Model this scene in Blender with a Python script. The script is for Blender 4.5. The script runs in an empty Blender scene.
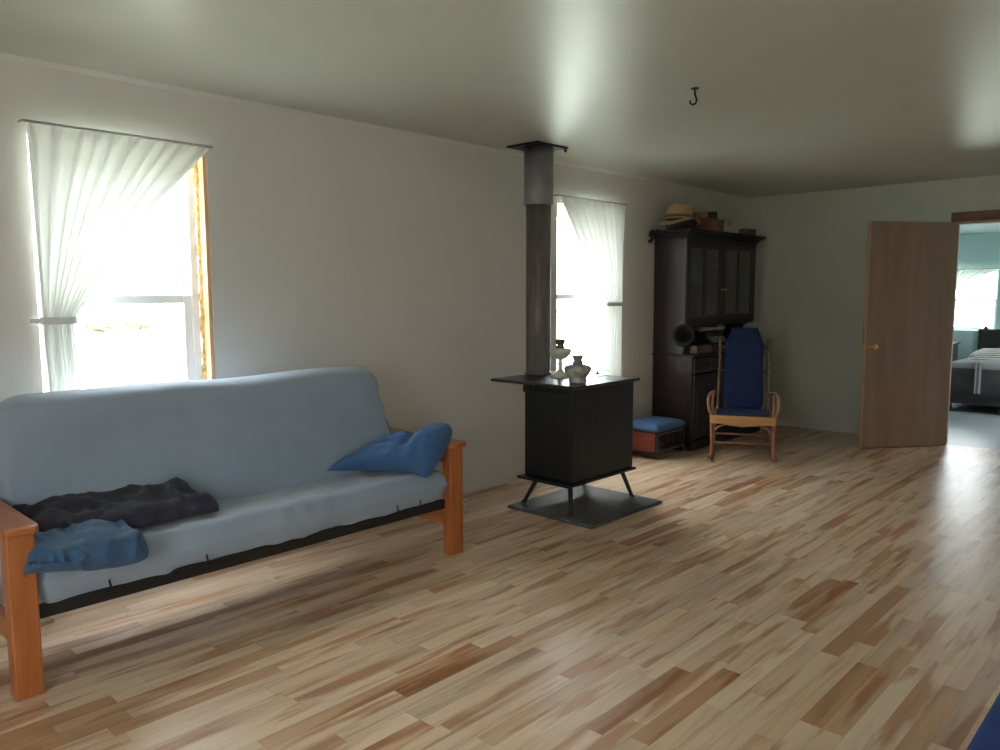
import bpy, math, random
from mathutils import Vector, Matrix, noise

# ------------------------------------------------------------------ camera
S = bpy.context.scene
C = S.collection
yaw, pitch, roll = 0.759645461, 0.104523017, -0.00310371433
cy_, sy_ = math.cos(yaw), math.sin(yaw)
fwd = Vector((-sy_*math.cos(pitch), cy_*math.cos(pitch), -math.sin(pitch)))
rt = Vector((cy_, sy_, 0)); up = rt.cross(fwd)
r2 = rt*math.cos(roll)+up*math.sin(roll); u2 = -rt*math.sin(roll)+up*math.cos(roll)
camd = bpy.data.cameras.new('camera'); cam = bpy.data.objects.new('camera', camd); C.objects.link(cam)
M = Matrix((r2, u2, -fwd)).transposed().to_4x4(); M.translation = Vector((3.88431756, -8.01446147, 1.41157482))
cam.matrix_world = M
camd.sensor_width = 36; camd.lens = 769.573859/1000*36; camd.clip_start = .05; camd.clip_end = 300
S.camera = cam

# ------------------------------------------------------------------ light and exposure
SKY = 16.0
w = bpy.data.worlds.new('overcast_sky'); S.world = w; w.use_nodes = True
bg = w.node_tree.nodes['Background']; bg.inputs[0].default_value = (.90, .96, 1.0, 1); bg.inputs[1].default_value = SKY
# overcast sky: the zenith is about three times as bright as the horizon
_n = w.node_tree.nodes; _l = w.node_tree.links
_g = _n.new('ShaderNodeTexCoord'); _s = _n.new('ShaderNodeSeparateXYZ'); _m = _n.new('ShaderNodeMapRange')
_l.new(_g.outputs['Generated'], _s.inputs[0]); _l.new(_s.outputs[2], _m.inputs[0])
_m.inputs[1].default_value = 0; _m.inputs[2].default_value = 1; _m.inputs[3].default_value = SKY*.5; _m.inputs[4].default_value = SKY*1.6
_l.new(_m.outputs[0], bg.inputs[1])
S.view_settings.view_transform = 'Standard'; S.view_settings.look = 'None'
S.view_settings.exposure = 0.5; S.view_settings.gamma = 1; S.view_settings.use_curve_mapping = False
cyc = S.cycles
cyc.use_denoising = True; cyc.max_bounces = 14; cyc.diffuse_bounces = 8; cyc.glossy_bounces = 6
cyc.transparent_max_bounces = 16; cyc.transmission_bounces = 8
cyc.caustics_reflective = False; cyc.caustics_refractive = False; cyc.sample_clamp_indirect = 12

def portal(name, loc, rot, sx, sy):
    l = bpy.data.lights.new(name, 'AREA'); l.shape = 'RECTANGLE'; l.size = sx; l.size_y = sy; l.cycles.is_portal = True
    o = bpy.data.objects.new(name, l); C.objects.link(o); o.location = loc; o.rotation_euler = rot
H = 2.44
RX, BY = 5.3, -9.6          # right wall and back wall of the room
R90 = math.pi/2
W1 = (-6.93, -6.11, .66, 2.12)      # y0 y1 z0 z1 of the openings
W2 = (-3.27, -2.44, .66, 2.12)
WR = [(-9.2, -8.3, .85, 2.1)]
WB = (2.6, 3.6, .75, 2.12)
BW = (.62, 1.60, .90, 1.72)        # bedroom window x0 x1 z0 z1
BR = (1.2, 2.4, .8, 1.95)           # bedroom side window y0 y1
for n, a in (('portal_front', W1), ('portal_stove', W2)):
    portal(n, (-.2, (a[0]+a[1])/2, (a[2]+a[3])/2), (0, -R90, 0), a[3]-a[2], a[1]-a[0])
for a in WR:
    portal('portal_side', (RX+.2, (a[0]+a[1])/2, (a[2]+a[3])/2), (0, R90, 0), a[3]-a[2], a[1]-a[0])
portal('portal_rear', ((WB[0]+WB[1])/2, BY-.2, (WB[2]+WB[3])/2), (R90, 0, 0), WB[1]-WB[0], WB[3]-WB[2])
portal('portal_bedroom', ((BW[0]+BW[1])/2, 4.2, (BW[2]+BW[3])/2), (-R90, 0, 0), BW[1]-BW[0], BW[3]-BW[2])
portal('portal_bedroom_side', (3.8, (BR[0]+BR[1])/2, (BR[2]+BR[3])/2), (0, R90, 0), BR[3]-BR[2], BR[1]-BR[0])

# ------------------------------------------------------------------ materials
def mat(name, col, rough=.6, metal=0, spec=.5, var=0, scale=8, stretch=(1,1,1), bump=0, bscale=60, coat=0, alpha=None, sheen=0, emit=None):
    m = bpy.data.materials.new(name); m.use_nodes = True
    nt = m.node_tree; b = nt.nodes['Principled BSDF']
    b.inputs['Base Color'].default_value = (*col, 1); b.inputs['Roughness'].default_value = rough
    b.inputs['Metallic'].default_value = metal; b.inputs['Specular IOR Level'].default_value = spec
    b.inputs['Coat Weight'].default_value = coat; b.inputs['Sheen Weight'].default_value = sheen
    tc = nt.nodes.new('ShaderNodeTexCoord'); mp = nt.nodes.new('ShaderNodeMapping')
    mp.inputs['Scale'].default_value = stretch; nt.links.new(tc.outputs['Object'], mp.inputs[0])
    nz = nt.nodes.new('ShaderNodeTexNoise'); nz.inputs['Scale'].default_value = scale; nz.inputs['Detail'].default_value = 5
    nt.links.new(mp.outputs[0], nz.inputs[0])
    v = max(var, .03)
    rp = nt.nodes.new('ShaderNodeValToRGB'); e = rp.color_ramp.elements
    e[0].position = .3; e[1].position = .7
    e[0].color = (*[c*(1-v) for c in col], 1); e[1].color = (*[min(1, c*(1+v)) for c in col], 1)
    nt.links.new(nz.outputs['Fac'], rp.inputs[0]); nt.links.new(rp.outputs[0], b.inputs['Base Color'])
    if bump:
        n2 = nt.nodes.new('ShaderNodeTexNoise'); n2.inputs['Scale'].default_value = bscale; n2.inputs['Detail'].default_value = 4
        nt.links.new(mp.outputs[0], n2.inputs[0])
        bp = nt.nodes.new('ShaderNodeBump'); bp.inputs['Strength'].default_value = bump; bp.inputs['Distance'].default_value = .01
        nt.links.new(n2.outputs['Fac'], bp.inputs['Height']); nt.links.new(bp.outputs[0], b.inputs['Normal'])
    return m

def floor_mat(name='plank_floor', tone=1.0):
    m = bpy.data.materials.new(name); m.use_nodes = True
    nt = m.node_tree; N = nt.nodes.new; L = nt.links.new; b = nt.nodes['Principled BSDF']
    tc = N('ShaderNodeTexCoord'); sp = N('ShaderNodeSeparateXYZ'); L(tc.outputs['Object'], sp.inputs[0])
    def math_(op, a, b_=None, c_=None):
        n = N('ShaderNodeMath'); n.operation = op
        for i, q in enumerate((a, b_, c_)):
            if q is None: continue
            if isinstance(q, (int, float)): n.inputs[i].default_value = q
            else: L(q, n.inputs[i])
        return n.outputs[0]
    X, Y = sp.outputs[0], sp.outputs[1]
    xr = math_('DIVIDE', X, .071); row = math_('FLOOR', xr)
    wn = N('ShaderNodeTexWhiteNoise'); wn.noise_dimensions = '1D'; L(row, wn.inputs['W'])
    ln = math_('MULTIPLY_ADD', wn.outputs['Value'], .45, .55)
    sh = math_('MULTIPLY_ADD', wn.outputs['Value'], 37.7, Y)
    yr = math_('DIVIDE', sh, ln); idx = math_('FLOOR', yr)
    cb = N('ShaderNodeCombineXYZ'); L(row, cb.inputs[0]); L(idx, cb.inputs[1])
    pn = N('ShaderNodeTexWhiteNoise'); pn.noise_dimensions = '2D'; L(cb.outputs[0], pn.inputs['Vector'])
    rp = N('ShaderNodeValToRGB'); rp.color_ramp.interpolation = 'LINEAR'
    cols = [(0, (.78, .59, .42)), (.25, (.88, .71, .53)), (.48, (.80, .60, .42)), (.64, (.68, .53, .41)), (.78, (.82, .64, .46)),
            (.90, (.70, .47, .29)), (.96, (.58, .35, .20)), (1, (.48, .28, .17))]
    el = rp.color_ramp.elements
    el[0].position = 0; el[0].color = (*cols[0][1], 1); el[1].position = 1; el[1].color = (*cols[-1][1], 1)
    for p_, c_ in cols[1:-1]:
        q = el.new(p_); q.color = (*c_, 1)
    L(pn.outputs['Value'], rp.inputs[0])
    # grain, streaks running along the boards, shifted from board to board
    off = N('ShaderNodeVectorMath'); off.operation = 'MULTIPLY_ADD'
    L(pn.outputs['Color'], off.inputs[0]); off.inputs[1].default_value = (9, 9, 9); L(tc.outputs['Object'], off.inputs[2])
    mp = N('ShaderNodeMapping'); mp.inputs['Scale'].default_value = (22, 1.5, 1); L(off.outputs[0], mp.inputs[0])
    g = N('ShaderNodeTexNoise'); g.inputs['Scale'].default_value = 1; g.inputs['Detail'].default_value = 6; g.inputs['Roughness'].default_value = .6
    g.inputs['Distortion'].default_value = .6; L(mp.outputs[0], g.inputs[0])
    gr = N('ShaderNodeValToRGB'); gr.color_ramp.elements[0].position = .26; gr.color_ramp.elements[0].color = (.55, .42, .33, 1)
    gr.color_ramp.elements[1].position = .52; gr.color_ramp.elements[1].color = (1, 1, 1, 1); L(g.outputs['Fac'], gr.inputs[0])
    mx = N('ShaderNodeMixRGB'); mx.blend_type = 'MULTIPLY'; mx.inputs[0].default_value = .6
    L(rp.outputs[0], mx.inputs[1]); L(gr.outputs[0], mx.inputs[2])
    # darker heartwood patches
    mp2 = N('ShaderNodeMapping'); mp2.inputs['Scale'].default_value = (13, 1.5, 1); L(off.outputs[0], mp2.inputs[0])
    g2 = N('ShaderNodeTexNoise'); g2.inputs['Scale'].default_value = 1; g2.inputs['Detail'].default_value = 3; L(mp2.outputs[0], g2.inputs[0])
    gr2 = N('ShaderNodeValToRGB'); gr2.color_ramp.elements[0].position = .53; gr2.color_ramp.elements[0].color = (1, 1, 1, 1)
    gr2.color_ramp.elements[1].position = .63; gr2.color_ramp.elements[1].color = (.60, .34, .19, 1); L(g2.outputs['Fac'], gr2.inputs[0])
    mx2 = N('ShaderNodeMixRGB'); mx2.blend_type = 'MULTIPLY'; mx2.inputs[0].default_value = .72
    L(mx.outputs[0], mx2.inputs[1]); L(gr2.outputs[0], mx2.inputs[2])
    # seams
    fx = math_('FRACT', xr); fy = math_('MULTIPLY', math_('FRACT', yr), ln)
    ex = math_('MULTIPLY', math_('MINIMUM', fx, math_('SUBTRACT', 1, fx)), .071)
    ey = math_('MINIMUM', fy, math_('SUBTRACT', ln, fy))
    d = math_('MINIMUM', ex, ey)
    se = math_('GREATER_THAN', d, .0009)
    sm = math_('MULTIPLY_ADD', se, .30, .70)
    mx3 = N('ShaderNodeMixRGB'); mx3.blend_type = 'MULTIPLY'; mx3.inputs[0].default_value = 1
    L(mx2.outputs[0], mx3.inputs[1]); L(sm, mx3.inputs[2])
    tn = N('ShaderNodeMixRGB'); tn.blend_type = 'MULTIPLY'; tn.inputs[0].default_value = 1; tn.inputs[2].default_value = (tone*1.03, tone*.985, tone*.93, 1)
    L(mx3.outputs[0], tn.inputs[1]); L(tn.outputs[0], b.inputs['Base Color'])
    rr = N('ShaderNodeMapRange'); rr.inputs[3].default_value = .24; rr.inputs[4].default_value = .40
    L(g.outputs['Fac'], rr.inputs[0]); L(rr.outputs[0], b.inputs['Roughness'])
    bp = N('ShaderNodeBump'); bp.inputs['Strength'].default_value = .12; bp.inputs['Distance'].default_value = .003
    L(math_('ADD', math_('MULTIPLY', se, .6), math_('MULTIPLY', g.outputs['Fac'], .8)), bp.inputs['Height']); L(bp.outputs[0], b.inputs['Normal'])
    b.inputs['Specular IOR Level'].default_value = .5
    return m

def wood(name, c0, c1, axis='x', scale=3, rough=.4, coat=.2):
    m = bpy.data.materials.new(name); m.use_nodes = True
    nt = m.node_tree; N = nt.nodes.new; L = nt.links.new; b = nt.nodes['Principled BSDF']
    tc = N('ShaderNodeTexCoord'); mp = N('ShaderNodeMapping')
    s = [scale*9]*3; s['xyz'.index(axis)] = scale; mp.inputs['Scale'].default_value = s; L(tc.outputs['Object'], mp.inputs[0])
    g = N('ShaderNodeTexNoise'); g.inputs['Scale'].default_value = 1; g.inputs['Detail'].default_value = 6; g.inputs['Distortion'].default_value = .5
    L(mp.outputs[0], g.inputs[0])
    rp = N('ShaderNodeValToRGB'); e = rp.color_ramp.elements; e[0].position = .3; e[1].position = .7; e[0].color = (*c0, 1); e[1].color = (*c1, 1)
    L(g.outputs['Fac'], rp.inputs[0]); L(rp.outputs[0], b.inputs['Base Color'])
    b.inputs['Roughness'].default_value = rough; b.inputs['Coat Weight'].default_value = coat; b.inputs['Coat Roughness'].default_value = .3
    return m

def glass_mat(name, tint=(1,1,1), base=.04):
    m = bpy.data.materials.new(name); m.use_nodes = True
    nt = m.node_tree; nt.nodes.clear(); N = nt.nodes.new; L = nt.links.new
    o = N('ShaderNodeOutputMaterial'); t = N('ShaderNodeBsdfTransparent'); t.inputs[0].default_value = (*tint, 1)
    g = N('ShaderNodeBsdfGlossy'); g.inputs['Roughness'].default_value = .03
    f = N('ShaderNodeLayerWeight'); f.inputs[0].default_value = .25
    mr = N('ShaderNodeMapRange'); mr.inputs[3].default_value = base; mr.inputs[4].default_value = .6; L(f.outputs['Facing'], mr.inputs[0])
    x = N('ShaderNodeMixShader'); L(mr.outputs[0], x.inputs[0]); L(t.outputs[0], x.inputs[1]); L(g.outputs[0], x.inputs[2]); L(x.outputs[0], o.inputs[0])
    return m

def sheer_mat(name, col=(.93,.94,.92), clear=.008):
    m = bpy.data.materials.new(name); m.use_nodes = True
    nt = m.node_tree; nt.nodes.clear(); N = nt.nodes.new; L = nt.links.new
    o = N('ShaderNodeOutputMaterial'); t = N('ShaderNodeBsdfTransparent')
    d = N('ShaderNodeBsdfDiffuse'); d.inputs[0].default_value = (*col, 1)
    l = N('ShaderNodeBsdfTranslucent'); l.inputs[0].default_value = (*col, 1)
    a = N('ShaderNodeMixShader'); a.inputs[0].default_value = .070; L(d.outputs[0], a.inputs[1]); L(l.outputs[0], a.inputs[2])
    x = N('ShaderNodeMixShader'); x.inputs[0].default_value = clear; L(a.outputs[0], x.inputs[1]); L(t.outputs[0], x.inputs[2]); L(x.outputs[0], o.inputs[0])
    return m

M_wall = mat('wall_paint', (.68, .655, .63), .75, var=.03, scale=1.2, bump=.06, bscale=14)
M_far = mat('far_wall_paint', (.62, .65, .58), .7, var=.03, scale=1.2, bump=.06, bscale=14)
M_ceil = mat('ceiling_paint', (.55, .56, .50), .36, spec=.55, var=.03, scale=1.0, bump=.05, bscale=4)
M_floor = floor_mat(tone=.90)
M_bfloor = mat('bedroom_floor_paint', (.30, .32, .33), .35, var=.15, scale=3)
M_teal = mat('teal_paint', (.46, .61, .62), .7, var=.03)
M_bceil = mat('bedroom_ceiling_paint', (.72, .80, .83), .7)
M_vinyl = mat('white_vinyl', (.90, .92, .93), .4)
M_glass = glass_mat('window_glass')
M_stud = wood('raw_pine', (.62, .36, .20), (.80, .52, .33), 'z', 2, .7, 0)
M_foam = mat('spray_foam', (.68, .46, .20), .8, var=.35, scale=40, bump=.8, bscale=50)
M_sheer = sheer_mat('sheer_curtain_cloth')
M_orange = wood('orange_stained_pine', (.36, .105, .025), (.52, .185, .05), 'x', 2.5, .38, .3)
M_orangez = wood('orange_stained_pine_upright', (.36, .10, .025), (.50, .17, .045), 'z', 2.5, .38, .3)
M_slip = mat('pale_blue_slipcover', (.30, .37, .455), .9, var=.05, scale=3, bump=.15, bscale=220, sheen=.3)
M_blackm = mat('black_painted_metal', (.012, .012, .012), .45)
M_navy = mat('dark_navy_fleece', (.026, .026, .042), .95, var=.25, scale=9, bump=.2, bscale=150, sheen=.1)
M_denim = mat('blue_brushed_cotton', (.042, .105, .20), .95, var=.12, scale=6, bump=.2, bscale=200, sheen=.15)
M_pillow = mat('blue_pillowcase', (.045, .12, .27), .9, var=.07, scale=5, bump=.1, bscale=200, sheen=.15)
M_stove = mat('stove_black_steel', (.009, .0105, .012), .5, var=.2, scale=20, bump=.05, bscale=200)
M_stovetop = mat('stove_top_steel', (.03, .03, .03), .3, var=.25, scale=15)
M_pipe = mat('dark_stovepipe', (.17, .148, .145), .45, metal=.3, var=.25, scale=6, stretch=(6, 6, 1))
M_collar = mat('grey_pipe_collar', (.25, .25, .27), .5, metal=.35, var=.15, scale=5)
M_pad = mat('slate_hearth_board', (.08, .093, .10), .33, var=.45, scale=14, bump=.1, bscale=60)
M_dark = wood('dark_mahogany', (.014, .006, .005), (.030, .013, .011), 'z', 2, .36, .3)
M_darkh = wood('dark_mahogany_rail', (.006, .004, .0035), (.013, .008, .007), 'y', 2, .5, .1)
M_cabglass = glass_mat('cabinet_glass', (.6, .6, .55), .03)
M_brass = mat('brass', (.75, .52, .2), .28, metal=1)
M_twig = wood('bent_hickory_twig', (.17, .06, .03), (.42, .19, .09), 'z', 6, .4, .3)
M_twigd = wood('knobbly_bark_twig', (.08, .045, .025), (.36, .24, .15), 'z', 30, .6, .1)
M_oak = wood('light_oak', (.44, .21, .06), (.56, .29, .10), 'x', 3, .4, .3)
M_bluecush = mat('royal_blue_corduroy', (.008, .021, .085), .9, var=.12, scale=12, bump=.2, bscale=180)
M_rust = mat('rust_red_wood', (.24, .055, .035), .6, var=.15, scale=10)
M_ottblue = mat('blue_ottoman_cloth', (.07, .14, .29), .9, var=.08, bump=.15, bscale=150)
M_straw = mat('straw', (.50, .35, .17), .8, var=.2, scale=60, bump=.3, bscale=120)
M_luan = wood('luan_plywood', (.30, .20, .14), (.37, .26, .19), 'z', 1.2, .55, .05)
M_luanedge = wood('pale_door_edge', (.42, .30, .19), (.5, .37, .25), 'z', 3, .6, 0)
M_trim = wood('brown_door_trim', (.16, .085, .045), (.25, .14, .08), 'x', 3, .5, .1)

# ------------------------------------------------------------------ mesh helpers
class MB:
    def __init__(s): s.v = []; s.f = []; s.mi = []; s.cur = 0
    def add(s, vs, fs):
        n = len(s.v); s.v += [Vector(q) for q in vs]; s.f += [tuple(i+n for i in f) for f in fs]; s.mi += [s.cur]*len(fs); return s
    def box(s, a, b):
        x0, x1 = sorted((a[0], b[0])); y0, y1 = sorted((a[1], b[1])); z0, z1 = sorted((a[2], b[2]))
        vs = [(x0,y0,z0),(x1,y0,z0),(x1,y1,z0),(x0,y1,z0),(x0,y0,z1),(x1,y0,z1),(x1,y1,z1),(x0,y1,z1)]
        return s.add(vs, [(0,3,2,1),(4,5,6,7),(0,1,5,4),(1,2,6,5),(2,3,7,6),(3,0,4,7)])
    def tube(s, pts, r, n=10, closed=False):
        pts = [Vector(p) for p in pts]; k = len(pts)
        rs = r if isinstance(r, (list, tuple)) else [r]*k
        rings = []; prev = None
        for i, p in enumerate(pts):
            if closed: t = (pts[(i+1) % k]-pts[i-1]).normalized()
            else: t = (pts[min(i+1, k-1)]-pts[max(i-1, 0)]).normalized()
            if prev is None:
                a = Vector((0,0,1)) if abs(t.z) < .9 else Vector((1,0,0)); u = t.cross(a).normalized()
            else:
                u = (prev-t*prev.dot(t)).normalized()
            prev = u; v = t.cross(u)
            rings.append([p+(u*math.cos(2*math.pi*j/n)+v*math.sin(2*math.pi*j/n))*rs[i] for j in range(n)])
        vs = [q for R_ in rings for q in R_]; fs = []
        m = k if closed else k-1
        for i in range(m):
            i2 = (i+1) % k
            for j in range(n): fs.append((i*n+j, i*n+(j+1) % n, i2*n+(j+1) % n, i2*n+j))
        if not closed:
            fs.append(tuple(range(n))[::-1]); fs.append(tuple((k-1)*n+j for j in range(n)))
        return s.add(vs, fs)
    def lathe(s, c, prof, n=28, axis=None, cap=True, sx=1, sy=1):
        c = Vector(c); vs = []; fs = []
        rot = Matrix.Identity(3) if axis is None else Vector((0,0,1)).rotation_difference(Vector(axis).normalized()).to_matrix()
        for r, z in prof:
            for j in range(n):
                a = 2*math.pi*j/n; vs.append(c+rot@Vector((r*math.cos(a)*sx, r*math.sin(a)*sy, z)))
        for i in range(len(prof)-1):
            for j in range(n): fs.append((i*n+j, i*n+(j+1) % n, (i+1)*n+(j+1) % n, (i+1)*n+j))
        if cap:
            fs.append(tuple(range(n))[::-1]); fs.append(tuple((len(prof)-1)*n+j for j in range(n)))
        return s.add(vs, fs)
    def prism(s, poly, ext, f):
        # poly of (a,b), extruded between ext[0], ext[1]; f(a,b,e)->xyz
        n = len(poly); vs = [f(a, b, ext[0]) for a, b in poly]+[f(a, b, ext[1]) for a, b in poly]
        fs = [tuple(range(n))[::-1], tuple(range(n, 2*n))]+[(i, (i+1) % n, n+(i+1) % n, n+i) for i in range(n)]
        return s.add(vs, fs)
    def loft(s, rings, cap=True, closed=True):
        n = len(rings[0]); vs = [q for R_ in rings for q in R_]; fs = []
        for i in range(len(rings)-1):
            for j in range(n if closed else n-1): fs.append((i*n+j, i*n+(j+1) % n, (i+1)*n+(j+1) % n, (i+1)*n+j))
        if cap and closed:
            fs.append(tuple(range(n))[::-1]); fs.append(tuple((len(rings)-1)*n+j for j in range(n)))
        return s.add(vs, fs)
    def disp(s, fn):
        s.v = [q+Vector(fn(q)) for q in s.v]; return s
    def rot(s, ang, c, axis='Z'):
        m = Matrix.Rotation(ang, 3, axis); c = Vector(c); s.v = [c+m@(q-c) for q in s.v]; return s

def wloc(o):
    return o.get('_w', (0,0,0)) if o else (0,0,0)

def obj(name, mb, m, parent=None, local=False, bevel=0, smooth=False, label=None, sub=0, solid=0):
    """one mesh object from world coordinates (local=True: from the parent's own coordinates)"""
    vs = mb.v
    if parent is None:
        xs = [q.x for q in vs]; ys = [q.y for q in vs]; zs = [q.z for q in vs]
        o0 = Vector(((min(xs)+max(xs))/2, (min(ys)+max(ys))/2, min(zs)))
    else:
        o0 = Vector((0,0,0)) if local else Vector(wloc(parent))
    me = bpy.data.meshes.new(name); me.from_pydata([q-o0 for q in vs], [], mb.f); me.validate()
    ms = m if isinstance(m, (list, tuple)) else [m]
    for q in ms: me.materials.append(q)
    if len(ms) > 1 and len(me.polygons) == len(mb.mi):
        me.polygons.foreach_set('material_index', mb.mi)
    if smooth: me.polygons.foreach_set('use_smooth', [True]*len(me.polygons))
    me.update()
    o = bpy.data.objects.new(name, me); C.objects.link(o)
    if parent is None: o.location = o0; o['_w'] = tuple(o0)
    else: o.parent = parent; o['_w'] = tuple(o0)
    if solid:
        md = o.modifiers.new('solid', 'SOLIDIFY'); md.thickness = solid; md.offset = 0
    if bevel:
        md = o.modifiers.new('bevel', 'BEVEL'); md.width = bevel; md.segments = 2; md.limit_method = 'ANGLE'; md.angle_limit = math.radians(40)
    if sub:
        md = o.modifiers.new('subd', 'SUBSURF'); md.levels = sub; md.render_levels = sub
    if smooth and bevel:
        pass
    if label: o['label'] = label
    return o

def thing(name, label, cat, loc, rotz=0, group=None):
    o = bpy.data.objects.new(name, None); C.objects.link(o); o.location = loc; o.rotation_euler = (0, 0, rotz)
    o['label'] = label; o['category'] = cat; o['_w'] = tuple(loc)
    if group: o['group'] = group
    return o
def tag(o, label, cat, group=None):
    o['label'] = label; o['category'] = cat
    if group: o['group'] = group
    return o
def struct(name, mb, m, parent=None, **k):
    o = obj(name, mb, m, parent, **k)
    if parent is None: o['kind'] = 'structure'
    return o
def nz(p, s, seed=0): return noise.noise(Vector((p[0]*s+seed*7.3, p[1]*s-seed*3.1, p[2]*s+seed*1.7)))
def bez(p0, p1, p2, p3, n=10):
    out = []
    for i in range(n+1):
        t = i/n; a = (1-t)
        out.append(Vector(p0)*a**3+Vector(p1)*3*a*a*t+Vector(p2)*3*a*t*t+Vector(p3)*t**3)
    return out

# ------------------------------------------------------------------ room shell
def wall(name, f, a0, a1, z0, z1, t, holes, m):
    """wall along a with thickness t outward, rectangular holes (a0,a1,z0,z1)"""
    mb = MB()
    As = sorted({a0, a1, *[h[0] for h in holes], *[h[1] for h in holes]})
    Zs = sorted({z0, z1, *[h[2] for h in holes], *[h[3] for h in holes]})
    for i in range(len(As)-1):
        run = None
        for j in range(len(Zs)-1):
            ca, cz = (As[i]+As[i+1])/2, (Zs[j]+Zs[j+1])/2
            solid = not any(h[0] < ca < h[1] and h[2] < cz < h[3] for h in holes)
            if solid and run is None: run = Zs[j]
            if run is not None and (not solid or j == len(Zs)-2):
                top = Zs[j+1] if solid else Zs[j]
                mb.box(f(As[i], 0, run), f(As[i+1], t, top)); run = None
    return struct(name, mb, m)
fL = lambda a, d, z: (-d, a, z)
fR = lambda a, d, z: (RX+d, a, z)
fF = lambda a, d, z: (a, d, z)
fB = lambda a, d, z: (a, BY-d, z)
fBF = lambda a, d, z: (a, 4+d, z)
fBR = lambda a, d, z: (3.6+d, a, z)
T = .16
wall('wall_left', fL, BY, 4, 0, H+.1, T, [W1, W2], M_wall)
wall('wall_right', fR, BY, .12, 0, H+.1, T, WR, M_wall)
wall('wall_back', fB, -T, RX+T, 0, H+.1, T, [WB], M_wall)
DO = (1.99, 2.87, 0, 2.05)
wall('wall_far', fF, 0, RX, 0, H+.1, .12, [DO], M_far)
wall('wall_bedroom_far', fBF, -T, 3.76, 0, 2.8, T, [BW], M_teal)
wall('wall_bedroom_right', fBR, .12, 4, 0, 2.8, T, [BR], M_teal)
mb = MB(); mb.box((0, .121, 0), (.012, 4, 2.6)); struct('wall_bedroom_left', mb, M_teal)
mb = MB(); mb.box((-T, BY-T, -.12), (RX+T, .06, 0)); struct('floor', mb, M_floor)
mb = MB(); mb.box((-T, .06, -.12), (3.76, 4.16, 0)); struct('floor_bedroom', mb, M_bfloor)
mb = MB(); mb.box((0, BY, H), (RX, 0, H+.1)); struct('ceiling', mb, M_ceil)
mb = MB(); mb.prism([(.12, 2.48), (4.0, 2.21), (4.0, 2.33), (.12, 2.6)], (.012, 3.6), lambda a, b, e: (e, a, b)); struct('ceiling_bedroom', mb, M_bceil)
# unfinished drywall bead along the left wall and ceiling joint
mb = MB(); mb.prism([(0, H), (.014, H), (.010, H-.006), (0, H-.022)], (BY, 0), lambda a, b, e: (a, e, b)); struct('trim_1', mb, M_wall)
# door head trim and jambs
mb = MB(); mb.box((1.965, -.022, 2.052), (2.97, -.001, 2.135)); mb.box((1.965, -.028, 2.125), (2.97, -.001, 2.137)); struct('trim_2', mb, M_trim, bevel=.002)
mb = MB(); mb.box((1.991, .0, 0), (2.008, .119, 2.049)); mb.box((2.852, 0, 0), (2.869, .119, 2.049)); mb.box((2.008, 0, 2.031), (2.852, .119, 2.049))
struct('trim_3', mb, M_luanedge, bevel=.002)

def window(idx, f, a0, a1, z0, z1, raw=False, slim=False):
    """single hung window of white vinyl in the rough opening"""
    g = .032 if raw else .004
    o = MB(); A0, A1, Z0, Z1 = a0+g, a1-g, z0+g*.6, z1-g*.6
    d0, d1 = .085, .155; fw = .018 if slim else .04
    o.box(f(A0, d0, Z0), f(A0+fw, d1, Z1)); o.box(f(A1-fw, d0, Z0), f(A1, d1, Z1))
    o.box(f(A0+fw, d0, Z0), f(A1-fw, d1, Z0+fw)); o.box(f(A0+fw, d0, Z1-fw), f(A1-fw, d1, Z1))
    win = struct('window_%d' % idx, o, M_vinyl, bevel=.004)
    zm = (Z0+Z1)/2; sw = .022 if slim else .042
    for nm, (b0, b1), (e0, e1) in (('upper_sash', (zm-.02, Z1-fw), (.125, .150)), ('lower_sash', (Z0+fw, zm+.022), (.092, .120))):
        s = MB(); p, q = A0+fw, A1-fw
        s.box(f(p, e0, b0), f(p+sw, e1, b1)); s.box(f(q-sw, e0, b0), f(q, e1, b1))
        s.box(f(p+sw, e0, b0), f(q-sw, e1, b0+sw)); s.box(f(p+sw, e0, b1-sw), f(q-sw, e1, b1))
        so = obj(nm, s, M_vinyl, win, bevel=.004)
        gl = MB(); em = (e0+e1)/2; gl.box(f(p+sw-.004, em-.002, b0+sw-.004), f(q-sw+.004, em+.002, b1-sw+.004)); obj('pane', gl, M_glass, so)
    if raw:
        s = MB(); s.box(f(a1-.022, .004, z0+.001), f(a1-.001, .075, z1-.001))
        obj('rough_framing', s, M_stud, win)
        for aa, sg in ((a1-.020, -1),):
            s = MB(); n = 60; rings = []
            for i in range(n+1):
                z = z0+.02+(z1-z0-.04)*i/n; r_ = .020+.010*nz((aa, 0, z), 22, 3)
                dd = .078+.006*nz((aa, 5, z), 15)
                rings.append([f(aa-sg*.004+r_*math.cos(t)*sg, dd+r_*math.sin(t), z) for t in [k*math.pi/4 for k in range(8)]])
            s.loft(rings); obj('foam_bead', s, M_foam, win, smooth=True)
    return win
window(1, fL, *W1, raw=True)
window(2, fL, *W2)
window(3, fR, *WR[0]); window(4, fB, *WB)
window(5, fBF, *BW, slim=True); window(6, fBR, *BR)

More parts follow.
